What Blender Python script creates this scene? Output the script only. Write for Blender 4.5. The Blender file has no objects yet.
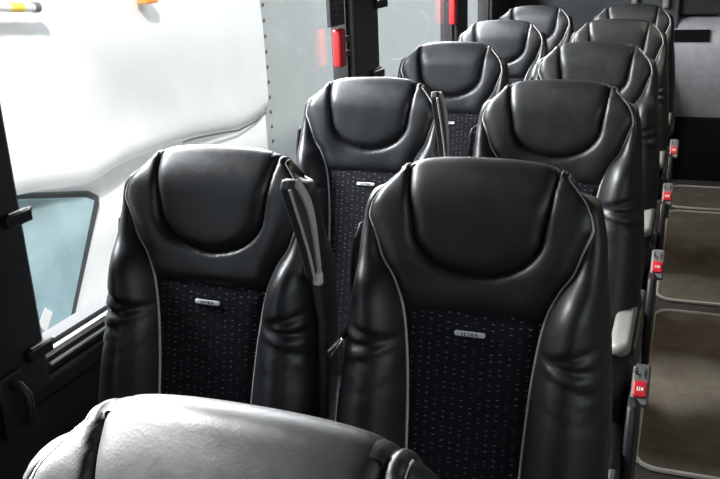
import bpy, math, random
from mathutils import Vector, Matrix
random.seed(7)
C = bpy.context.scene.collection
FLOOR = -1.25
# ------------------------------------------------------------------ helpers
class MB:
    def __init__(s): s.v=[]; s.f=[]
    def grid(s, rows, closed=False):
        n=len(rows[0]); b=len(s.v)
        for r in rows: s.v += [tuple(p) for p in r]
        for i in range(len(rows)-1):
            for j in range(n if closed else n-1):
                k=(j+1)%n
                s.f.append((b+i*n+j, b+i*n+k, b+(i+1)*n+k, b+(i+1)*n+j))
        return b,n
    def cap(s, b, n): s.f.append(tuple(range(b,b+n)))
    def box(s, x0,x1,y0,y1,z0,z1):
        b=len(s.v)
        s.v += [(x,y,z) for x in (x0,x1) for y in (y0,y1) for z in (z0,z1)]
        s.f += [tuple(b+i for i in q) for q in ((0,1,3,2),(4,6,7,5),(0,4,5,1),(2,3,7,6),(0,2,6,4),(1,5,7,3))]
    def tube(s, pts, r, n=8, flat=None):
        pts=[Vector(p) for p in pts]; rows=[]
        up=Vector((0,0,1)); prev=None
        for i,p in enumerate(pts):
            t=(pts[min(i+1,len(pts)-1)]-pts[max(i-1,0)]).normalized()
            if prev is None:
                a=t.cross(Vector((0.3,0.9,0.2))).normalized()
            else:
                a=(prev-t*prev.dot(t)).normalized()
            prev=a; c=t.cross(a)
            rr=r[i] if isinstance(r,(list,tuple)) else r
            rows.append([p+(a*math.cos(k*2*math.pi/n)+c*math.sin(k*2*math.pi/n))*rr for k in range(n)])
        b,nn=s.grid(rows,True)
        s.cap(b,n); s.f.append(tuple(range(len(s.v)-1,len(s.v)-1-n,-1)))
    def prism(s, poly, axis, a0, a1):
        """poly: list of 2-D points in the plane normal to axis ('x': (y,z), 'y': (x,z), 'z': (x,y))"""
        def P(q,a):
            return {'x':(a,q[0],q[1]),'y':(q[0],a,q[1]),'z':(q[0],q[1],a)}[axis]
        b=len(s.v); n=len(poly)
        s.v += [P(q,a0) for q in poly]+[P(q,a1) for q in poly]
        s.f.append(tuple(b+i for i in range(n))); s.f.append(tuple(b+n+i for i in reversed(range(n))))
        for i in range(n):
            j=(i+1)%n; s.f.append((b+i,b+j,b+n+j,b+n+i))
    def build(s, name, mat, parent=None, smooth=True, bevel=0, angle=40, subsurf=0):
        me=bpy.data.meshes.new(name); me.from_pydata([tuple(p) for p in s.v],[],s.f)
        import bmesh
        bm=bmesh.new(); bm.from_mesh(me); bmesh.ops.recalc_face_normals(bm,faces=bm.faces[:])
        if smooth:
            for f in bm.faces: f.smooth=True
            for e in bm.edges:
                if len(e.link_faces)==2 and e.calc_face_angle(0)>math.radians(angle): e.smooth=False
        bm.to_mesh(me); bm.free()
        me.materials.append(mat)
        o=bpy.data.objects.new(name,me); C.objects.link(o)
        if parent is not None: o.parent=parent
        if bevel:
            m=o.modifiers.new('bevel','BEVEL'); m.width=bevel; m.segments=3; m.limit_method='ANGLE'; m.angle_limit=math.radians(35)
        if subsurf:
            m=o.modifiers.new('sub','SUBSURF'); m.levels=subsurf; m.render_levels=subsurf
        return o
def box(name, x0,x1,y0,y1,z0,z1, mat, parent=None, bevel=0.004):
    m=MB(); m.box(x0,x1,y0,y1,z0,z1); return m.build(name,mat,parent,bevel=bevel)
def thing(name,label,cat,loc=(0,0,0),group=None):
    o=bpy.data.objects.new(name,None); C.objects.link(o); o.location=loc; o.empty_display_size=.05
    o['label']=label; o['category']=cat
    if group: o['group']=group
    return o
def tag(o,label,cat,group=None):
    o['label']=label; o['category']=cat
    if group: o['group']=group
    return o
def struct(o): o['kind']='structure'; return o
def lerp(t,x):
    if x<=t[0][0]: return t[0][1]
    for (a,b),(c,d) in zip(t,t[1:]):
        if x<=c: return b+(d-b)*(x-a)/(c-a)
    return t[-1][1]
def spl(t,x):   # monotone-ish smooth table (Catmull-Rom on uneven knots)
    n=len(t)
    if x<=t[0][0]: return t[0][1]
    if x>=t[-1][0]: return t[-1][1]
    for i in range(n-1):
        if x<=t[i+1][0]: break
    x0,y0=t[i]; x1,y1=t[i+1]; h=x1-x0; u=(x-x0)/h
    m0=(y1-t[i-1][1])/(x1-t[i-1][0]) if i>0 else (y1-y0)/h
    m1=(t[i+2][1]-y0)/(t[i+2][0]-x0) if i<n-2 else (y1-y0)/h
    return (2*u**3-3*u*u+1)*y0+(u**3-2*u*u+u)*h*m0+(-2*u**3+3*u*u)*y1+(u**3-u*u)*h*m1
def sst(a,b,x):
    t=max(0,min(1,(x-a)/(b-a))); return t*t*(3-2*t)
# ------------------------------------------------------------------ materials
def newmat(name):
    m=bpy.data.materials.new(name); m.use_nodes=True
    nt=m.node_tree; b=nt.nodes['Principled BSDF']; return m,nt,b
def N(nt,t,**k):
    n=nt.nodes.new(t)
    for a,v in k.items(): setattr(n,a,v)
    return n
def simple(name,col,rough=.5,metal=0,spec=.5,noise=0,nscale=60,bump=0,bscale=200,coat=0,em=None):
    m,nt,b=newmat(name)
    b.inputs['Base Color'].default_value=(*col,1); b.inputs['Roughness'].default_value=rough
    b.inputs['Metallic'].default_value=metal; b.inputs['Specular IOR Level'].default_value=spec
    b.inputs['Coat Weight'].default_value=coat
    tc=N(nt,'ShaderNodeTexCoord')
    if noise:
        nz=N(nt,'ShaderNodeTexNoise'); nz.inputs['Scale'].default_value=nscale; nz.inputs['Detail'].default_value=5
        nt.links.new(tc.outputs['Object'],nz.inputs['Vector'])
        r=N(nt,'ShaderNodeValToRGB'); r.color_ramp.elements[0].position=.3; r.color_ramp.elements[1].position=.7
        r.color_ramp.elements[0].color=(*[c*(1-noise) for c in col],1); r.color_ramp.elements[1].color=(*[min(1,c*(1+noise)) for c in col],1)
        nt.links.new(nz.outputs['Fac'],r.inputs['Fac']); nt.links.new(r.outputs['Color'],b.inputs['Base Color'])
    if bump:
        nb=N(nt,'ShaderNodeTexNoise'); nb.inputs['Scale'].default_value=bscale; nb.inputs['Detail'].default_value=4
        nt.links.new(tc.outputs['Object'],nb.inputs['Vector'])
        bp=N(nt,'ShaderNodeBump'); bp.inputs['Strength'].default_value=bump; bp.inputs['Distance'].default_value=.002
        nt.links.new(nb.outputs['Fac'],bp.inputs['Height']); nt.links.new(bp.outputs['Normal'],b.inputs['Normal'])
    return m
def leather(name,col,rough):
    m,nt,b=newmat(name)
    tc=N(nt,'ShaderNodeTexCoord')
    big=N(nt,'ShaderNodeTexNoise'); big.inputs['Scale'].default_value=14; big.inputs['Detail'].default_value=6; big.inputs['Roughness'].default_value=.65
    nt.links.new(tc.outputs['Object'],big.inputs['Vector'])
    mr=N(nt,'ShaderNodeMapRange'); mr.inputs['From Min'].default_value=.3; mr.inputs['From Max'].default_value=.7
    mr.inputs['To Min'].default_value=rough-.07; mr.inputs['To Max'].default_value=rough+.09
    nt.links.new(big.outputs['Fac'],mr.inputs['Value']); nt.links.new(mr.outputs['Result'],b.inputs['Roughness'])
    r=N(nt,'ShaderNodeValToRGB'); r.color_ramp.elements[0].position=.3; r.color_ramp.elements[1].position=.75
    r.color_ramp.elements[0].color=(*[c*.8 for c in col],1); r.color_ramp.elements[1].color=(*[c*1.35 for c in col],1)
    nt.links.new(big.outputs['Fac'],r.inputs['Fac']); nt.links.new(r.outputs['Color'],b.inputs['Base Color'])
    vo=N(nt,'ShaderNodeTexVoronoi'); vo.inputs['Scale'].default_value=420
    nt.links.new(tc.outputs['Object'],vo.inputs['Vector'])
    nz=N(nt,'ShaderNodeTexNoise'); nz.inputs['Scale'].default_value=90; nz.inputs['Detail'].default_value=5
    nt.links.new(tc.outputs['Object'],nz.inputs['Vector'])
    ad=N(nt,'ShaderNodeMath',operation='MULTIPLY_ADD'); ad.inputs[1].default_value=.35
    nt.links.new(vo.outputs['Distance'],ad.inputs[0]); nt.links.new(nz.outputs['Fac'],ad.inputs[2])
    bp=N(nt,'ShaderNodeBump'); bp.inputs['Strength'].default_value=.3; bp.inputs['Distance'].default_value=.0008
    nt.links.new(ad.outputs[0],bp.inputs['Height']); nt.links.new(bp.outputs['Normal'],b.inputs['Normal'])
    b.inputs['Specular IOR Level'].default_value=.5
    return m
def fabric(name, axis2='Z'):
    """near-black woven cloth with staggered columns of small pale dash pairs"""
    m,nt,b=newmat(name); L=nt.links.new
    tc=N(nt,'ShaderNodeTexCoord'); sp=N(nt,'ShaderNodeSeparateXYZ'); L(tc.outputs['Object'],sp.inputs[0])
    def M(op,a,bb=None,c=None):
        n=N(nt,'ShaderNodeMath',operation=op)
        for i,q in enumerate((a,bb,c)):
            if q is None: continue
            if isinstance(q,(int,float)): n.inputs[i].default_value=q
            else: L(q,n.inputs[i])
        return n.outputs[0]
    u=M('DIVIDE',sp.outputs['X'],.0152); col=M('FLOOR',u); fu=M('FRACT',u)
    wn=N(nt,'ShaderNodeTexWhiteNoise',noise_dimensions='1D'); L(col,wn.inputs['W'])
    v=M('ADD',M('DIVIDE',sp.outputs[axis2],.0245),wn.outputs['Value']); row=M('FLOOR',v); fv=M('FRACT',v)
    cb=N(nt,'ShaderNodeCombineXYZ'); L(col,cb.inputs[0]); L(row,cb.inputs[1])
    w2=N(nt,'ShaderNodeTexWhiteNoise',noise_dimensions='2D'); L(cb.outputs[0],w2.inputs['Vector'])
    gap=M('MULTIPLY_ADD',w2.outputs['Value'],.12,.1)
    d1=M('ABSOLUTE',M('SUBTRACT',M('ABSOLUTE',M('SUBTRACT',fv,.5)),gap))
    inv=M('LESS_THAN',d1,.032)
    inu=M('LESS_THAN',M('ABSOLUTE',M('SUBTRACT',fu,.5)),.15)
    mask=M('MULTIPLY',M('MULTIPLY',inv,inu),M('MULTIPLY_ADD',w2.outputs['Value'],.75,.25))
    nz=N(nt,'ShaderNodeTexNoise'); nz.inputs['Scale'].default_value=500; L(tc.outputs['Object'],nz.inputs['Vector'])
    base=N(nt,'ShaderNodeValToRGB'); base.color_ramp.elements[0].color=(.006,.006,.008,1); base.color_ramp.elements[1].color=(.02,.02,.024,1)
    L(nz.outputs['Fac'],base.inputs['Fac'])
    mx=N(nt,'ShaderNodeMixRGB'); mx.inputs['Color2'].default_value=(.22,.22,.24,1); L(mask,mx.inputs['Fac']); L(base.outputs['Color'],mx.inputs['Color1'])
    L(mx.outputs['Color'],b.inputs['Base Color']); b.inputs['Roughness'].default_value=.95; b.inputs['Specular IOR Level'].default_value=.1
    b.inputs['Sheen Weight'].default_value=.08
    bp=N(nt,'ShaderNodeBump'); bp.inputs['Strength'].default_value=.3; bp.inputs['Distance'].default_value=.001
    L(nz.outputs['Fac'],bp.inputs['Height']); L(bp.outputs['Normal'],b.inputs['Normal'])
    return m
M_LEA=leather('black_leather',(.012,.013,.015),.38)
M_LEA2=leather('black_leather_worn',(.015,.0153,.016),.43)
M_FAB=fabric('dotted_fabric'); M_FABH=fabric('dotted_fabric_flat','Y')
M_PIPE=simple('grey_piping',(.60,.59,.56),.5,noise=.15,nscale=300)
M_SHELL=simple('black_shell',(.012,.012,.013),.45,bump=.2)
M_DARK=simple('black_plastic',(.014,.014,.015),.5,bump=.15)
M_ARMG=simple('greige_plastic',(.24,.235,.21),.5,bump=.1,noise=.08)
M_TRIM=simple('beige_trim',(.55,.52,.46),.45,noise=.06)
M_ARMD=simple('dark_armrest',(.035,.036,.036),.5,bump=.2)
M_WHITE=simple('white_plastic',(.75,.74,.70),.35,noise=.04)
M_BUCK=simple('buckle_grey',(.13,.13,.125),.45,noise=.1)
M_RED=simple('red_plastic',(.50,.018,.022),.35,noise=.1)
M_BADGE=simple('silver_badge',(.85,.85,.85),.35,metal=.2,noise=.05)
M_LETTER=simple('badge_letter_black',(.02,.02,.02),.5,noise=.1)
M_CHROME=simple('steel',(.7,.7,.7),.22,metal=1,noise=.03)
M_WEB=simple('seat_belt_webbing',(.02,.02,.022),.7,bump=.4,bscale=400)
# ------------------------------------------------------------------ seat shape
W_T=[(-.80,.226),(-.6,.229),(-.43,.230),(-.28,.219),(-.18,.207),(-.13,.203),(-.1,.199),(-.075,.194),(-.05,.187),(-.03,.177),(-.012,.163),(0,.150)]
P_T=[(-.80,.085),(-.65,.092),(-.5,.098),(-.4,.102),(-.31,.109),(-.237,.121),(-.19,.140),(-.16,.160),(-.127,.172),(-.1,.182),(-.07,.196)]
I_T=[(-.178+.078*(1-math.cos(a*math.pi/80)),.111*math.sin(a*math.pi/80)) for a in range(41)]+[(-.05,.1195),(0,.125)]
HF=-.237
def wid(h): return spl(W_T,h)
def pip(h):
    e=wid(h)-.010
    if h<-.06:
        p=spl(P_T,h); return .5*(p+e-math.sqrt((p-e)**2+.003**2))
    return .5*(e+e-.003)+.0015*sst(-.06,-.03,h)
B_T=[(-.82,-.215),(-.6,-.150),(-.45,-.104),(-.30,-.059),(-.24,-.043),(-.18,-.027),(-.1,-.013),(0,0)]
def base(h): return spl(B_T,h)
IPTS=[(s_*w_,h_) for h_,w_ in I_T[:41]+[(-.1+.004*k,lerp(I_T,-.1+.004*k)) for k in range(1,28)] for s_ in (-1,1)]
def din(u,h):   # distance to the insert seam
    return min(math.hypot(u-a,h-b) for a,b in IPTS)
def inside_insert(u,h): return h>-.178 and abs(u)<lerp(I_T,h)
def prof(row):
    """row -> (kind, h, y, normal(y,z), phi)"""
    return row
ROWS=[]
hs=[-.80+.02*i for i in range(0,20)]+[-.415+.004*i for i in range(0,44)]+[HF]+[-.2320+.0050*i for i in range(0,46)]
hs=sorted(set(round(h,4) for h in hs if h<-.004))+[0.0]
for h in hs: ROWS.append((h,0.0))
NCAP=14
for k in range(1,NCAP+1): ROWS.append((0.0,math.pi*k/NCAP))
RC=.032
def thk(h): return .079+.031*sst(-.03,-.22,h)
def point(u,h,phi,disp):
    """a point on the front/cap surface at lateral u displaced outward by disp"""
    uu=abs(u)/.137
    if phi==0:
        t=max(0,(h+.075)/.075)
        a=.197+.714*t*t*(3-2*t); n=Vector((0,-math.cos(a),math.sin(a)))
        return Vector((u,base(h)+ROLL*t*t,h-DROP*t*t-arch(u)*sst(-.07,0,h)))+n*disp
    y,z=cap(phi,u)
    th=TH0+(math.pi-TH0)*phi/math.pi+.30
    return Vector((u,y,z))+Vector((0,-math.cos(th),math.sin(th)))*disp
ROLL=.026; DROP=.006; TH0=math.radians(35); TILT=.55
def arch(u): return .011*min(1.3,abs(u)/.14)**2.4
def cap(phi,u=.13):
    th=TH0+(math.pi-TH0)*phi/math.pi
    y=ROLL+RC*(math.cos(TH0)-math.cos(th))
    z=-DROP+(.037-.005*min(1,abs(u)/.137)**2.5)*(math.sin(th)-math.sin(TH0))-TILT*(y-ROLL)-arch(u)
    return y,z
def surround_disp(u,h,phi,c):
    if phi>0: 
        d=abs(abs(u)-.125); dout=max(0,c-abs(u))
        return .0075*(1-math.exp(-d/.0025))*(1-math.exp(-dout/.004))
    d=din(u,h)
    if inside_insert(u,h): return -.012*min(1,d/.01)
    dout=max(0,(c-abs(u)))*.9
    db=max(0,h-HF)
    side=.012*sst(.06,.16,abs(u)); q=sst(-.17,-.02,h); s1=.0040-.001*q; s2=.016-.011*q
    return (.014*(1-.47*q)+side*(1-q))*(1-math.exp(-d/s1))*(1-math.exp(-dout/s2))*(1-math.exp(-db/.012))
def fab_disp(u,h,c):
    d=min(c-abs(u),HF-h); return .007*(1-math.exp(-max(0,d)/.012))-.010*math.cos(u/.12*1.2)*sst(-.26,-.45,h)*0.5
def bolster_pts(h,phi,s,n=18,ncol=None):
    """section from the piping outwards round to the back, on side s"""
    c=pip(h); w=wid(h)
    if phi==0:
        t0=max(0,(h+.075)/.075)
        y0=base(h)+ROLL*t0*t0; z=h-DROP*t0*t0-arch(c)*sst(-.07,0,h); yb=base(h)+thk(h)
        B=.050*sst(0.01,.085,w-c)
        wr=0
    else:
        p=point(c,h,phi,0); y0=p.y; z=p.z; yb=cap(math.pi)[0]; B=0
    bulge=.004*sst(-.12,-.25,h); ob=.003+.002*sst(-.2,-.12,h)*sst(0,-.03,h); tp=.022*sst(-.22,-.10,h)
    k=max(0.02,(yb-y0)/thk(h))
    if phi>0: w=c+.010
    zend=cap(math.pi)[1]
    A=[(c,y0),(c+.22*(w-c),y0-1.9*B-.006*k*(phi==0)),(w+ob,y0-1.5*B-.004*k*(phi==0)),(w+ob,y0+.030*k)]
    Bz=[(w+ob,y0+.030*k),(w+ob+bulge*k,y0+.055*k),(w-tp*.5,yb-.02*k),(w-.006-tp,yb)]
    out=[]
    for i in range(n):
        t=i/(n-1)*2
        q,tt=(A,t) if t<=1 else (Bz,t-1)
        m=1-tt
        x=m**3*q[0][0]+3*m*m*tt*q[1][0]+3*m*tt*tt*q[2][0]+tt**3*q[3][0]
        y=m**3*q[0][1]+3*m*m*tt*q[1][1]+3*m*tt*tt*q[2][1]+tt**3*q[3][1]
        # leather folds where the bolster bends
        f=0; zz=z
        if phi==0 and t<1.25:
            e=math.sin(min(1,t/1.1)*math.pi)
            for (hc,a,ph,sl) in FOLDS:
                hh=h-hc-sl*(x-.17)
                f+=a*e*math.exp(-(hh/.0075)**2)
            f-=0
        if phi>0 or h>-.04:
            zz=z+(zend-z)*sst(0,1,t/2)*(1 if phi>0 else sst(-.05,0,h))
        out.append(Vector((s*x,y+f,zz)))
    return out
FOLDS=[(-.268,.0080,0,.30),(-.287,.0105,0,-.12),(-.313,.0080,0,-.38),(-.333,.0050,0,-.62),(-.362,.0020,0,-.3)]
def make_seat_meshes():
    R={}
    NCOL=41
    # head surround + insert + fabric
    sur=[];fab=[];
    rows_f=[r for r in ROWS if r[0]<=HF+1e-6]; rows_s=[r for r in ROWS if r[0]>=HF-1e-6]
    for h,phi in rows_f:
        c=pip(h); fab.append([point(c*(2*j/(NCOL-1)-1),h,phi,fab_disp(c*(2*j/(NCOL-1)-1),h,c)) for j in range(NCOL)])
    m=MB(); m.grid(fab); R['center_panel']=m
    NS=101
    for h,phi in rows_s:
        c=pip(h); r=[]
        for j in range(NS):
            u=c*(2*j/(NS-1)-1); r.append(point(u,h,phi,surround_disp(u,h,phi,c)))
        sur.append(r)
    m=MB(); m.grid(sur); R['head_surround']=m
    # insert pad
    ins=[]; NI=45
    hrows=[(-.178+.078*(1-math.cos(a*math.pi/44)),0.) for a in range(1,23)]+[(-.1+.006*i,0.) for i in range(1,17)]+[(0.,0.)]+[r for r in ROWS if r[1]>0]
    for h,phi in hrows:
        iw=lerp(I_T,h) if phi==0 else .125
        iw=max(iw,.004); r=[]
        for j in range(NI):
            q=2*j/(NI-1)-1; q=math.sin(q*math.pi/2)*.5+q*.5
            u=iw*q
            d=(iw-abs(u)) if phi>0 or h>-.10 else min(din(u,h),iw-abs(u)+.02*0)
            if phi==0: d=min(d,max(0,h+.178))
            r.append(point(u,h,phi,-.006+(.020-.004*(1 if phi>0 else sst(-.1,0,h)))*(1-math.exp(-max(0,d)/(.009-.002*(1 if phi>0 else sst(-.1,0,h)))))))
        ins.append(r)
    m=MB(); m.grid(ins); R['headrest_pad']=m
    for s,nm in ((-1,'bl'),(1,'br')):
        g=[bolster_pts(h,phi,s) for h,phi in ROWS]
        m=MB(); m.grid(g); R[nm]=m
        pts=[]
        for h,phi in ROWS:
            if phi>math.pi*.3: break
            c=pip(h); p=point(s*c,h,phi,.0015); pts.append(p)
        m=MB(); m.tube(pts,[.0027 if p.z<-.09 else .0027-.0017*sst(-.09,-.05,p.z) for p in pts],8); R['p'+nm]=m
    # back shell
    g=[]
    for h in [ -.82,-.81]+[-.8+.05*i for i in range(16)]+[-.05]:
        w=wid(h)-.008-.022*sst(-.25,-.10,h); yb=base(h)+thk(h)-.015; r=[]
        for j in range(25):
            a=math.pi*j/24; r.append(Vector((-w*math.cos(a)*(1) , yb+(.030 if h>-.06 else .042)*math.sin(a)**.7 if 0<j<24 else yb, h)))
        g.append(r)
    m=MB(); b,n=m.grid(g); m.f.append(tuple(b+i for i in range(n))); m.f.append(tuple(len(m.v)-n+i for i in range(n)))
    R['shell']=m
    return R
SM=make_seat_meshes()
def rbox(m,x0,x1,y0,y1,z0,z1,r,seg=4,crown=0,NX=14):
    """rounded slab: superellipse rings stacked"""
    pts2=[]
    for (cx,cy,a0) in ((x1-r,y1-r,0),(x0+r,y1-r,90),(x0+r,y0+r,180),(x1-r,y0+r,270)):
        for i in range(seg+1):
            a=math.radians(a0+90*i/seg); pts2.append((cx+r*math.cos(a),cy+r*math.sin(a)))
    cx,cy=(x0+x1)/2,(y0+y1)/2; rz=min(r,(z1-z0)/2)*.9; rows=[]
    for i in range(seg+1):
        a=math.pi/2*i/seg; ins=rz*(1-math.sin(a)); z=z0+rz*(1-math.cos(a))
        rows.append([(cx+(px-cx)*(1-ins/((x1-x0)/2)),cy+(py-cy)*(1-ins/((y1-y0)/2)),z) for px,py in pts2])
    for i in range(seg+1):
        a=math.pi/2*i/seg; ins=rz*(1-math.cos(a)); z=z1-rz*(1-math.sin(a))
        rows.append([(cx+(px-cx)*(1-ins/((x1-x0)/2)),cy+(py-cy)*(1-ins/((y1-y0)/2)),z) for px,py in pts2])
    b,n=m.grid(rows,True); m.f.append(tuple(b+i for i in range(n))); m.f.append(tuple(len(m.v)-n+i for i in range(n)))
    return m
def text_mesh(name,body,size,mat,parent,M):
    cu=bpy.data.curves.new(name+'_curve','FONT'); cu.body=body; cu.size=size; cu.align_x='CENTER'; cu.align_y='CENTER'; cu.extrude=.0004; cu.space_character=1.25
    to=bpy.data.objects.new('tmp',cu); C.objects.link(to)
    bpy.context.view_layer.update()
    dg=bpy.context.evaluated_depsgraph_get(); me=bpy.data.meshes.new_from_object(to.evaluated_get(dg)); bpy.data.objects.remove(to); bpy.data.curves.remove(cu)
    me.transform(M); me.materials.clear(); me.materials.append(mat); me.name=name
    o=bpy.data.objects.new(name,me); C.objects.link(o); o.parent=parent; return o
def part(name,m,mat,parent,**k): return m.build(name,mat,parent,**k)
def make_seat(kind,detail=True,worn=False,label='',loc=(0,0,0)):
    """kind 'aisle' or 'window'"""
    t=thing('coach_seat',label,'seat',loc,'black coach seats')
    lea=M_LEA2 if worn else M_LEA
    part('back_shell',SM['shell'],M_SHELL,t,angle=60)
    part('backrest_panel',SM['center_panel'],M_FAB,t,angle=80)
    hs_=part('head_surround',SM['head_surround'],lea,t,angle=80)
    part('headrest_pad',SM['headrest_pad'],lea,t,angle=80)
    for nm in ('bl','br'):
        b=part('side_bolster',SM[nm],lea,t,angle=80)
        p=part('piping',SM['p'+nm],M_PIPE,b); p['label']='pale grey piping'
    # badge
    m=MB(); hb=-.268
    rows=[]
    rbox(m,-.0265,.0265,-.0045,.0045,0,.004,.0042,seg=4)
    mat=Matrix.Translation((0,base(hb)-.007,hb))@Matrix.Rotation(math.radians(90-14),4,'X')
    m.v=[tuple(mat@Vector(p)) for p in m.v]
    bd=part('badge',m,M_BADGE,t); bd['label']='silver badge with dark letters'
    text_mesh('lettering','SETRA',.0085,M_LETTER,bd,mat@Matrix.Translation((0,0,.0043)))
    # cushion
    m=MB(); rbox(m,-.125,.125,-.56,-.10,-.92,-.785,.04); part('cushion_panel',m,M_FABH,t)
    for s in (-1,1):
        m=MB(); x0,x1=sorted((s*.118,s*.228)); rbox(m,x0,x1,-.57,-.085,-.93,-.772,.05,seg=6); b=part('cushion_bolster',m,lea,t)
        mm=MB(); mm.tube([(s*.119,-.52+.02*i,-.781) for i in range(21)],.003,6); part('piping',mm,M_PIPE,b)
    # base
    m=MB(); m.box(-.20,.20,-.50,-.06,-.99,-.92); part('seat_frame',m,M_DARK,t,bevel=.01)
    for y in (-.43,-.12):
        for x in (-.17,.17):
            m=MB(); m.box(x-.02,x+.02,y-.025,y+.025,FLOOR-loc[2],-.985); part('leg',m,M_DARK,t,bevel=.004)
    # belt loop and strap at the window-ward shoulder
    m=MB(); m.tube([(-.222,.03,-.30),(-.229,.03,-.20),(-.232,.035,-.15),(-.228,.05,-.128),(-.218,.065,-.122),(-.205,.075,-.13)],[.004]*6,8); lp=part('belt_guide',m,M_ARMD,t,)
    m=MB(); g=[]
    for i in range(16):
        h=-.14-.04*i; g.append([(-.226-.006*math.sin(i),.02+base(h)*.7+d,h) for d in (0,.046)]+[(-.2215-.006*math.sin(i),.02+base(h)*.7+d,h) for d in (.046,0)])
    m.grid(g,True); part('belt_strap',m,M_WEB,t)
    if kind=='aisle':
        # lowered armrest
        ar=MB(); rbox(ar,.184,.231,-.370,-.08,-.545,-.512,.022,seg=6); a=part('armrest_pad',ar,M_ARMG,t); a['label']='grey beige armrest pad'
        m=MB(); m.prism([(-.31,-.545),(-.33,-.565),(-.29,-.60),(-.18,-.61),(-.02,-.62),(.03,-.58),(.02,-.53),(-.06,-.53),(-.08,-.545)],'x',.228,.244)
        part('armrest_bracket',m,M_ARMD,t,bevel=.006)
        # seat side panel with belt buckle
        sp=[(-.30,-.70),(-.10,-.70),(.0,-.76),(.02,-.95),(-.05,-1.02),(-.22,-1.05),(-.34,-1.0),(-.37,-.90),(-.35,-.76)]
        m=MB(); m.prism(sp,'x',.229,.252); part('side_panel',m,M_DARK,t,bevel=.008)
        rot=Matrix.Translation((.254,-.235,-.678))@Matrix.Rotation(math.radians(50),4,'X')
        def put(mm): mm.v=[tuple(rot@Vector(p)) for p in mm.v]; return mm
        m=MB(); rbox(m,-.021,.021,-.048,.056,-.02,0,.008); bk=part('belt_buckle',put(m),M_BUCK,t); bk['label']='grey belt buckle with red button'
        m=MB(); rbox(m,-.0165,.0165,-.028,.012,-.004,.006,.006); br=part('release_button',put(m),M_RED,bk); br['label']='red release button'
        m=MB()
        for (x,w,h) in ((-.006,.0025,.010),(-.001,.0025,.010),(.005,.005,.008)): m.box(x-w/2,x+w/2,-.008-h/2,-.008+h/2,.006,.0066)
        part('pale_mark',put(m),M_WHITE,br,smooth=False)
        m=MB()
        for (x,y,w,h) in ((-.011,.042,.004,.004),(-.011,.033,.007,.010),(-.006,.028,.010,.003),(-.003,.024,.003,.009),(.010,.042,.004,.004),(.010,.032,.006,.013),(.010,.022,.004,.007)):
            m.box(x-w/2,x+w/2,y-h/2,y+h/2,0,.0006)
        part('pictogram',put(m),M_LETTER,bk,smooth=False)
    else:
        # raised middle armrest beside the backrest
        out=[(-.142,.004),(-.126,.000),(-.110,-.012),(-.095,-.028),(-.082,-.046),(-.073,-.066),(-.066,-.095),(-.062,-.130),(-.058,-.165),(-.056,-.193)]
        inn=[(-.150,-.010),(-.142,-.028),(-.134,-.046),(-.126,-.064),(-.117,-.082),(-.109,-.102),(-.100,-.122),(-.092,-.142),(-.084,-.168),(-.077,-.193)]
        m=MB(); m.prism(out+inn[::-1],'x',.214,.232); part('armrest_pad',m,M_ARMD,t,bevel=.004,angle=50)
        mid=[(a[0]*.62+b[0]*.38,a[1]*.62+b[1]*.38) for a,b in zip(out,inn)]
        m=MB(); m.prism([(y+.001,z+.001) for y,z in out[1:]]+mid[1:][::-1],'x',.213,.2365)
        m.tube([(.232,y,z) for y,z in inn],.0028,8)
        tr=part('armrest_trim',m,M_TRIM,t,angle=50,bevel=.002); tr['label']='beige armrest edge trim'
        m=MB(); rbox(m,.224,.241,-.074,-.057,-.205,-.180,.006); cp=part('armrest_button',m,M_WHITE,t); cp['label']='white armrest button'
        m=MB(); m.tube([(.222,-.055,-.18),(.232,-.055,-.28),(.234,-.070,-.38),(.234,-.09,-.50),(.232,-.09,-.62),(.228,-.10,-.80),(.19,-.12,-.94)],[.009,.010,.011,.012,.013,.014,.014],10)
        part('armrest_strut',m,M_ARMD,t)
    return t
PITCH=.8425
LAB_A=["black leather seat nearest the camera, only its brightly sunlit headrest top in view",
 "large black leather aisle seat directly behind the sunlit foreground headrest",
 "aisle seat whose grey armrest and red buckle show largest beside the aisle carpet",
 "third aisle-side seat behind the sunlit foreground headrest, middle of its column",
 "aisle seat second from the rear bulkhead, overlapped by the aisle seat in front",
 "rearmost aisle seat, beside the silver rear console at the end of the aisle"]
LAB_W=[None,"large black leather window seat beside the open view of the white truck cab",
 "window seat below the nearer red emergency hammer, second on the window side",
 "middle one of the five window-side seats, just ahead of the second window pillar",
 "small window seat second from the dark rear bulkhead on the window side",
 "rearmost window-side seat, standing against the dark blue grey rear bulkhead"]
pa=make_seat('aisle',worn=True,label=LAB_A[1],loc=(0,0,0))
pw=make_seat('window',label=LAB_W[1],loc=(-.5,0,0))
def copy_tree(o,parent=None,skip=()):
    c=o.copy(); C.objects.link(c)
    if parent is not None: c.parent=parent
    for ch in list(o.children):
        if ch.name.split('.')[0] not in skip: copy_tree(ch,c)
    return c
for i in (0,2,3,4,5):
    c=copy_tree(pa); c.location=(0,(i-1)*PITCH,0); c['label']=LAB_A[i]
for i in (2,3,4,5):
    c=copy_tree(pw,skip=('armrest_pad','armrest_trim','armrest_button','armrest_strut') if i>2 else ()); c.location=(-.5,(i-1)*PITCH,0); c['label']=LAB_W[i]
# belt tongue hanging between the first pair
m=MB(); m.tube([(-.243,-.10,-.315),(-.243,-.045,-.318)],.0028,6); m.tube([(-.236,-.10,-.322),(-.238,-.035,-.318)],.0028,6); m.tube([(-.244,-.045,-.318),(-.238,-.035,-.317)],.003,6)
o=m.build('belt_tongue',M_CHROME,pa); o['label']='shiny steel belt tongue'
m=MB(); m.tube([(-.24,-.035,-.318),(-.236,-.0,-.30),(-.232,.02,-.27)],.006,8); m.build('belt_stalk',M_WEB,pa)
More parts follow.
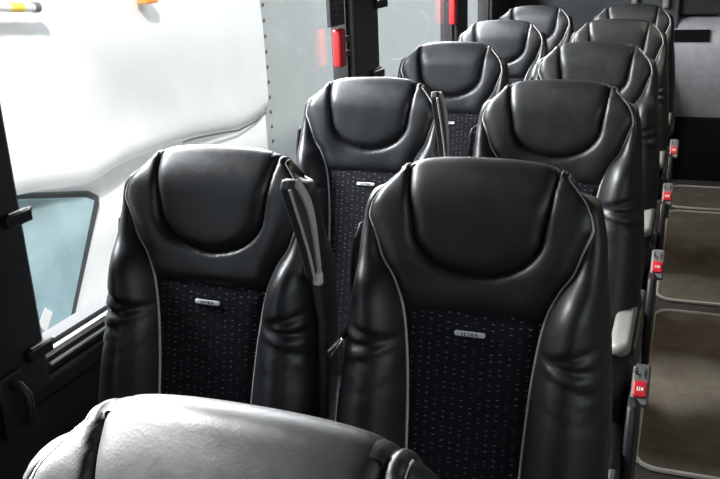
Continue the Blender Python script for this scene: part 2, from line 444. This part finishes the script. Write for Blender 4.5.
# ------------------------------------------------------------------ bus shell
M_WALL=simple('dark_wall_lining',(.018,.019,.020),.55,bump=.3,bscale=300)
M_PIL=simple('dark_pillar_lining',(.022,.024,.026),.5,bump=.3,bscale=250,noise=.15,nscale=20)
M_BULK=simple('blue_grey_bulkhead',(.055,.062,.070),.45,noise=.08,nscale=8,bump=.1)
M_CEIL=simple('ceiling_grey',(.10,.10,.10),.8,noise=.05)
M_RUB=simple('black_rubber',(.010,.010,.011),.5,bump=.1)
M_ALU=simple('aluminium_strip',(.85,.86,.87),.3,metal=.3,noise=.03,nscale=30)
M_SIL=simple('silver_console',(.48,.48,.51),.35,metal=.25,noise=.12,nscale=18)
M_BASE=simple('aisle_base_carpet',(.040,.036,.030),.95,noise=.4,nscale=120,bump=.5,bscale=500)
def carpet():
    m,nt,b=newmat('taupe_aisle_carpet'); L=nt.links.new
    tc=N(nt,'ShaderNodeTexCoord')
    a=N(nt,'ShaderNodeTexNoise'); a.inputs['Scale'].default_value=5; a.inputs['Detail'].default_value=8; a.inputs['Roughness'].default_value=.7
    c=N(nt,'ShaderNodeTexNoise'); c.inputs['Scale'].default_value=260; c.inputs['Detail'].default_value=3
    L(tc.outputs['Object'],a.inputs['Vector']); L(tc.outputs['Object'],c.inputs['Vector'])
    r=N(nt,'ShaderNodeValToRGB'); r.color_ramp.elements[0].position=.3; r.color_ramp.elements[1].position=.72
    r.color_ramp.elements[0].color=(.11,.094,.072,1); r.color_ramp.elements[1].color=(.235,.208,.168,1)
    L(a.outputs['Fac'],r.inputs['Fac'])
    r2=N(nt,'ShaderNodeValToRGB'); r2.color_ramp.elements[0].position=.3; r2.color_ramp.elements[0].color=(.45,.45,.45,1); r2.color_ramp.elements[1].position=.7
    L(c.outputs['Fac'],r2.inputs['Fac'])
    mx=N(nt,'ShaderNodeMixRGB',blend_type='MULTIPLY'); mx.inputs['Fac'].default_value=1; L(r.outputs['Color'],mx.inputs['Color1']); L(r2.outputs['Color'],mx.inputs['Color2'])
    L(mx.outputs['Color'],b.inputs['Base Color']); b.inputs['Roughness'].default_value=1; b.inputs['Specular IOR Level'].default_value=.1
    bp=N(nt,'ShaderNodeBump'); bp.inputs['Strength'].default_value=.6; bp.inputs['Distance'].default_value=.003
    L(c.outputs['Fac'],bp.inputs['Height']); L(bp.outputs['Normal'],b.inputs['Normal']); return m
M_CARPET=carpet()
M_BIND=simple('pale_carpet_binding',(.42,.40,.36),.8,noise=.1)
def glass():
    m,nt,b=newmat('tinted_glass'); nt.nodes.remove(b); L=nt.links.new
    tr=N(nt,'ShaderNodeBsdfTransparent'); tr.inputs['Color'].default_value=(.96,.97,.97,1)
    gl=N(nt,'ShaderNodeBsdfGlossy'); gl.inputs['Roughness'].default_value=.02
    lw=N(nt,'ShaderNodeLayerWeight'); lw.inputs['Blend'].default_value=.5
    pw=N(nt,'ShaderNodeMath',operation='POWER'); L(lw.outputs['Facing'],pw.inputs[0]); pw.inputs[1].default_value=4
    fr=N(nt,'ShaderNodeMath',operation='MULTIPLY_ADD'); L(pw.outputs[0],fr.inputs[0]); fr.inputs[1].default_value=.35; fr.inputs[2].default_value=.03
    mx=N(nt,'ShaderNodeMixShader'); L(fr.outputs[0],mx.inputs[0]); L(tr.outputs[0],mx.inputs[1]); L(gl.outputs[0],mx.inputs[2])
    L(mx.outputs[0],nt.nodes['Material Output'].inputs['Surface']); return m
M_GLASS=glass()
XW=-.85; YF=-3.6; YR=4.95; XR=1.70; ZC=.86; SILL=-.395; WT=.74
struct(box('floor',XW-.1,XR+.1,YF,YR+.1,FLOOR-.05,FLOOR,M_BASE,bevel=0))
struct(box('ceiling',XW-.1,XR+.1,YF,YR+.1,ZC,ZC+.05,M_CEIL,bevel=0))
# left wall: lower lining, header, rear part
m=MB(); m.box(XW-.08,XW-.005,YF,YR,FLOOR,SILL-.075); m.box(XW-.08,XW,YF,YR,WT,ZC); m.box(XW-.08,XW,3.93,YR,SILL-.1,WT+.02)
struct(m.build('wall_left',M_WALL,smooth=False))
# sill trims
struct(box('trim_1',XW-.06,XW+.01,YF,3.93,SILL-.036,SILL-.012,M_RUB,bevel=.003))
m=MB(); m.box(XW-.03,XW+.006,-.125,3.93,SILL-.006,SILL+.006); m.box(XW-.03,XW+.016,-.125,3.93,SILL-.020,SILL-.015)
struct(m.build('trim_2',M_ALU,smooth=False))
struct(box('trim_3',XW-.08,XW+.02,YF,3.93,SILL-.085,SILL-.036,M_RUB,bevel=.012))
# pillars
def pillar(n,y0,y1,x1):
    return struct(box('trim_%d'%n,XW-.08,x1,y0,y1,SILL-.06,WT+.02,M_PIL,bevel=.012))
pillar(4,-.52,-.135,XW+.022); pillar(5,1.60,1.86,XW+.016); pillar(6,3.05,3.27,XW+.016); pillar(7,-3.6,-1.15,XW+.016)
struct(box('trim_8',XW-.08,XW+.01,3.88,3.95,SILL-.06,WT+.02,M_PIL,bevel=.006))
def win(n,y0,y1):
    m=MB(); fw=.028
    m.box(XW-.05,XW-.01,y0,y0+fw,SILL,WT); m.box(XW-.05,XW-.01,y1-fw,y1,SILL,WT); m.box(XW-.05,XW-.01,y0,y1,SILL-.005,SILL+.016); m.box(XW-.05,XW-.01,y0,y1,WT-.03,WT)
    w=struct(m.build('window_%d'%n,M_RUB,smooth=False))
    p=MB(); p.box(XW-.034,XW-.030,y0+.002,y1-.002,SILL,WT); p.build('window_pane',M_GLASS,w,smooth=False); return w
win(1,-.14,1.61); win(2,1.85,3.06); win(3,3.26,3.89)
# tall front-left pane forward of the first pillar (light for the front of the coach)
win(4,-1.15,-.52)
# right wall, with its own windows (behind and beside the camera)
m=MB(); m.box(XR,XR+.08,YF,YR,FLOOR,SILL-.0); m.box(XR,XR+.08,YF,YR,WT,ZC)
for a,b in ((-3.6,-3.3),(-1.9,4.95)): m.box(XR,XR+.08,a,b,SILL-.001,WT+.001)
struct(m.build('wall_right',M_WALL,smooth=False))
# front bulkhead below the windscreen
struct(box('wall_front',XW-.08,XR+.08,YF-.06,YF,FLOOR,.6,M_WALL,bevel=0))
# rear bulkhead
struct(box('wall_rear',XW-.08,XR+.08,YR,YR+.08,FLOOR,ZC,M_BULK,bevel=0))
struct(box('trim_9',XW-.0,.20,YR-.35,YR-.001,FLOOR,ZC-.002,M_BULK,bevel=.01))
# aisle mats
def mat_(y0,y1,label):
    x0,x1,r=.237,.86,.075
    pl=[]
    for cx,cy,a0 in ((x1-r,y1-r,0),(x0+r,y1-r,90),(x0+r,y0+r,180),(x1-r,y0+r,270)):
        for i in range(7):
            a=math.radians(a0+15*i); pl.append((cx+r*math.cos(a),cy+r*math.sin(a)))
    m=MB(); m.prism(pl,'z',FLOOR,FLOOR+.008); o=m.build('aisle_mat',M_CARPET,angle=30); tag(o,label,'mat','aisle carpet mats')
    b=MB(); b.tube([(x,y,FLOOR+.008) for x,y in pl+pl[:2]],.0085,6); bb=b.build('binding',M_BIND,o); bb['label']='pale bound edge'
mat_(1.13,2.40,'nearest taupe aisle carpet mat with a curved pale bound corner')
mat_(2.52,3.93,'middle taupe aisle carpet mat between two pale bound seams')
mat_(4.0,4.50,'darkest taupe carpet mat at the rear end of the aisle')
# rear console
M_VENT=simple('matt_black_vent',(.006,.006,.007),.9,spec=.1,noise=.1)
con=thing('rear_console','silver rear console with a dark vent, behind the last aisle seat','console',(.0,4.6,FLOOR))
prf=[(.16,.42),(.12,.50),(.055,.62),(.0,.75),(-.035,.88),(-.022,.98),(.02,1.045),(.08,1.075),(.20,1.085),(.345,1.085),(.345,.42)]
sm=[]
m=MB(); m.prism([(y,z) for y,z in prf],'x',.12,1.3); m.build('console_body',M_SIL,con,angle=35)
m=MB(); m.box(.14,1.28,.09,.34,.0,.42); m.build('console_plinth',M_VENT,con,smooth=False)
rotv=Matrix.Translation((.285,-.028,.972))@Matrix.Rotation(math.radians(75),4,'X')
m=MB(); m.box(-.11,.11,-.038,.038,-.02,.010); m.v=[tuple(rotv@Vector(p)) for p in m.v]; v=m.build('vent',M_VENT,con,smooth=False)
m=MB()
for k in range(5): m.box(-.10,.10,-.026+.011*k,-.021+.011*k,.010,.012)
m.v=[tuple(rotv@Vector(p)) for p in m.v]; m.build('slat',M_VENT,v,smooth=False)
m=MB(); m.box(.49,.56,-.09,-.03,.70,.84); m.build('latch',M_RUB,con,bevel=.01)
# rear shelf above console: dark panel
struct(box('trim_10',.18,XR,YR-.30,YR-.001,-.155,ZC-.002,simple('rear_dark_panel',(.010,.010,.011),.6,noise=.1),bevel=.01))
# grab rail bracket on the bulkhead
gb=thing('grab_rail','pale grey grab rail bracket on the rear bulkhead above the last aisle seat','rail',(.02,YR-.36,.0))
for x in (-.09,.10):
    m=MB(); m.tube([(x,-.02,-.10),(x,-.02,.10)],.022,10); m.build('bracket',M_ARMG,gb)
m=MB(); m.tube([(-.12,-.03,.02),(.13,-.03,.02)],.02,10); m.build('rail',M_ARMG,gb)
# emergency hammers on pillars
for i,(y,z0,z1,lab) in enumerate(((1.475,-.05,.08,'red emergency hammer on the nearer dark window pillar, beside the black notice'),(3.00,-.05,.10,'red emergency hammer on the farther dark window pillar'))):
    h=thing('emergency_hammer',lab,'hammer',(XW,y,0),'emergency hammers')
    m=MB(); rbox(m,-.010,.022,-.028,.028,z0,z1,.010,seg=5); m.build('handle',M_RED,h)
    m=MB(); m.box(-.006,.016,-.02,.075,z0+.03,z0+.05); m.box(-.006,.016,-.02,.075,z1-.05,z1-.03); m.build('holder',M_PIL,h,bevel=.003)
nb=thing('window_notice','small black notice plate above the nearer red emergency hammer','sign',(XW,1.475,.0))
m=MB(); m.box(-.012,.004,-.060,.065,.090,.30); m.build('plate',M_PIL,nb,bevel=.003)
m=MB()
for k in range(7):
    m.box(.004,.0046,-.04,.02+.02*((k*7)%3-1),.125+.02*k,.131+.02*k)
o=m.build('text_line',simple('notice_text_grey',(.10,.10,.10),.6,noise=.1),nb,smooth=False); 
# blind catches on the pillar
for (y,z,lab) in ((1.80,-.125,'black blind catch low on the nearer window pillar'),(1.86,.135,'black blind catch high on the nearer window pillar')):
    o=thing('blind_catch',lab,'catch',(XW,y,z),'blind catches')
    m=MB(); m.box(.0,.035,-.06,.06,-.015,.018); m.build('catch_body',M_RUB,o,bevel=.006)
    m=MB(); m.tube([(.02,-.05,.02),(.02,.05,.02)],.006,8); m.build('pin',M_PIL,o)
# catches and hook on the near pillar
for (y,z,lab) in ((-.165,-.095,'small dark blind catch halfway up the near left pillar'),(-.17,-.36,'small dark blind catch at the foot of the near left pillar')):
    o=thing('blind_catch',lab,'catch',(XW+.02,y,z),'blind catches')
    m=MB(); m.box(.0,.02,-.03,.035,-.012,.012); m.build('catch_body',M_RUB,o,bevel=.004)
    m=MB(); m.tube([(.014,-.02,.012),(.014,.038,.010)],.004,8); m.build('pin',M_PIL,o)
hk=thing('coat_hook','dark coat hook on the near left pillar beside the window','hook',(XW+.022,-.25,-.40))
m=MB(); m.box(0,.012,-.03,.03,-.10,.03); m.build('hook_plate',M_PIL,hk,bevel=.005)
m=MB(); m.tube([(.006,.0,.01),(.03,0,.012),(.045,0,-.005),(.045,0,-.05),(.035,0,-.065)],.009,10); m.build('hook_arm',M_PIL,hk)
# ------------------------------------------------------------------ outside
M_TW=simple('white_truck_paint',(.86,.86,.84),.35,noise=.03,nscale=3)
M_TG=simple('grey_trailer_panel',(.36,.38,.373),.5,noise=.04,nscale=2)
M_TGL=simple('truck_glass_teal',(.30,.42,.45),.10,noise=.25,nscale=3,spec=.6)
M_TFR=simple('truck_window_frame',(.045,.052,.055),.4,noise=.1)
M_ORA=simple('orange_lens',(.85,.32,.08),.3,noise=.1)
M_YEL=simple('yellow_paint',(.85,.60,.08),.4,noise=.1)
M_SEAM=simple('dark_seam',(.10,.09,.07),.7,noise=.2)
tk=thing('truck','white truck with a grey box body parked outside the left windows','truck',(-2.4,2.0,-2.4))
def T(x,y,z): return (x+2.4,y-2.0,z+2.4)
# lower edge of the upper fairing
SE=[(-.6,-.40),(.3,-.46),(1.2,-.57),(1.55,-.615),(1.85,-.672),(2.0,-.665),(2.14,-.645),(2.45,-.645),(2.88,-.665),(3.2,-.705),(3.48,-.745),(3.75,-.745),(3.95,-.715)]
def fx(y,z):   # bulge of the cab skin towards the coach
    t=(y-1.0)/2.95
    return -2.42+.30*(1-max(0,t)**1.9)*(.45+.55*sst(0,.9,z-lerp(SE,y)))*sst(1.6,-.2,z)-.0-.10*max(0,z+.2)**1.4
g=[]
for i in range(61):
    y=-.6+4.55*i/60; zb=lerp(SE,y); 
    g.append([T(fx(y,zb+(1.7-zb)*(j/24)**1.3)- (.05 if j==0 else 0)-(.012 if j==1 else 0),y,zb+(1.7-zb)*(j/24)**1.3) for j in range(25)])
m=MB(); m.grid(g); m.build('roof_fairing',M_TW,tk,angle=60)
# cab side below
g=[]
for i in range(41):
    y=-.6+4.55*i/40; zt=lerp(SE,y)+.02
    g.append([T(-2.455,y,zt+(-2.3-zt)*j/10) for j in range(11)])
m=MB(); m.grid(g); m.build('cab_side',M_TW,tk)
m=MB(); m.tube([T(fx(y,lerp(SE,y))-.03,y,lerp(SE,y)-.008) for y in [-.6+4.55*i/80 for i in range(81)] if y>2.7],.006,6); m.build('panel_seam',M_SEAM,tk)
def quad(poly,x0,x1,name,mat,par):
    mm=MB(); mm.prism([(y-2.0,z+2.4) for y,z in poly],'x',x0+2.4,x1+2.4); return mm.build(name,mat,par,bevel=.01)
fr=quad([(.4,-.40),(1.52,-.625),(1.99,-.745),(2.06,-.79),(2.05,-.84),(1.70,-1.40),(1.55,-1.62),(.4,-1.62)],-2.46,-2.435,'window_frame',M_TFR,tk)
quad([(.45,-.44),(1.51,-.648),(1.95,-.765),(2.015,-.80),(1.66,-1.40),(1.50,-1.60),(.45,-1.60)],-2.46,-2.428,'side_window',M_TGL,fr)
quad([(1.49,-1.25),(1.55,-1.19),(1.595,-1.23),(1.53,-1.31)],-2.43,-2.425,'paper_slip',M_WHITE,fr)
# trailer box body
m=MB(); m.box(*[a for a in (-.06-2.4+2.4-2.5,-.06)],3.95-2.0,14-2.0,-2.2+2.4,1.9+2.4); m.build('box_body',M_TG,tk,smooth=False)
for k in range(26):
    m=MB(); z=-.95+.105*k; rbox(m,-.062,-.052,3.90-2+.13,3.925-2+.13,z+2.4-.012,z+2.4+.012,.008,seg=2); m.build('rivet',M_SEAM,tk)
m=MB(); m.tube([T(-2.115,1.10,.203),T(-2.115,1.445,.172)],.017,10); pl=m.build('marker_pole',M_WHITE,tk); pl['label']='yellow and white banded marker pole'
for a in (.12,.60):
    p0=Vector(T(-2.115,1.10,.203)); p1=Vector(T(-2.115,1.445,.172)); m=MB(); m.tube([p0.lerp(p1,a),p0.lerp(p1,a+.2)],.0185,10); m.build('yellow_band',M_YEL,pl)
m=MB(); m.tube([T(-2.115,1.435,.173),T(-2.115,1.465,.171)],.020,10); m.build('end_cap',M_BUCK,pl)
m=MB(); rbox(m,.19,.25,2.25-2,2.36-2,.125+2.4,.18+2.4,.012); m.build('marker_lamp',M_ORA,tk)
struct(box('ground',-30,30,-30,40,-2.75,-2.7,simple('pale_bounce_ground',(.50,.50,.48),.9,noise=.2,nscale=40),bevel=0))  # unseen ground, made pale to bounce light up under the fairing
# ------------------------------------------------------------------ light
w=bpy.data.worlds.new('sky'); bpy.context.scene.world=w; w.use_nodes=True; nt=w.node_tree
bg=nt.nodes['Background']; tc=N(nt,'ShaderNodeTexCoord'); sp=N(nt,'ShaderNodeSeparateXYZ'); nt.links.new(tc.outputs['Generated'],sp.inputs[0])
r=N(nt,'ShaderNodeValToRGB'); r.color_ramp.elements[0].position=.0; r.color_ramp.elements[0].color=(.86,.92,1,1); r.color_ramp.elements[1].position=.6; r.color_ramp.elements[1].color=(.78,.89,1,1)
nt.links.new(sp.outputs['Z'],r.inputs['Fac']); nt.links.new(r.outputs['Color'],bg.inputs['Color']); bg.inputs['Strength'].default_value=1.65
def area(name,loc,rot,sx,sy,e,col=(1,1,1)):
    l=bpy.data.lights.new(name,'AREA'); l.shape='RECTANGLE'; l.size=sx; l.size_y=sy; l.energy=e; l.color=col
    o=bpy.data.objects.new(name,l); C.objects.link(o); o.location=loc; o.rotation_euler=rot; return o
sun=bpy.data.lights.new('sun','SUN'); sun.energy=4.8; sun.angle=math.radians(3); sun.color=(1,.97,.92)
so=bpy.data.objects.new('sun',sun); C.objects.link(so)
so.rotation_euler=Vector((-.50,.72,-.62)).to_track_quat('-Z','Y').to_euler()
area('fill_left',(-1.40,2.0,.95),Vector((1,-.25,-.75)).to_track_quat('-Z','Y').to_euler(),4.6,.5,560,(.97,.98,1))  # added area lamp outside, above view, boosting light through the left windows
fl=area('fill_front_left',(-1.42,-.75,.98),Vector((1.15,-.10,-1.0)).to_track_quat('-Z','Y').to_euler(),.3,.3,16,(1,.99,.97)); fl.data.spread=math.radians(20)  # added narrow-beam lamp aimed only at the nearest headrest to brighten it
area('fill_right',(1.66,-.2,.25),Vector((-1,.25,-.35)).to_track_quat('-Z','Y').to_euler(),2.6,.7,13,(.88,.96,1))  # added cool fill in front of the solid right wall, for right-hand bolsters
area('fill_aisle',(.75,2.3,.80),Vector((-.12,0,-1)).to_track_quat('-Z','Y').to_euler(),.12,4.4,32,(1,.86,.68))  # added warm strip light, no real fitting, to brighten the aisle floor
# ------------------------------------------------------------------ camera
cx,cy,cz,ya,pi_,ro,f=0.3107,-1.3134,0.34997,0.37874,0.33293,-0.04352,850.0
F=Vector((-math.sin(ya)*math.cos(pi_),math.cos(ya)*math.cos(pi_),-math.sin(pi_)))
R=Vector((math.cos(ya),math.sin(ya),0)); U=R.cross(F)
R2=R*math.cos(ro)+U*math.sin(ro); U2=-R*math.sin(ro)+U*math.cos(ro)
cam=bpy.data.cameras.new('camera'); cam.sensor_width=36; cam.lens=36*f/720; cam.clip_start=.02
co=bpy.data.objects.new('camera',cam); C.objects.link(co)
mw=Matrix((R2,U2,-F)).transposed().to_4x4(); mw.translation=(cx,cy,cz); co.matrix_world=mw
sc=bpy.context.scene; sc.camera=co
sc.view_settings.view_transform='Standard'; sc.view_settings.look='None'; sc.view_settings.exposure=0
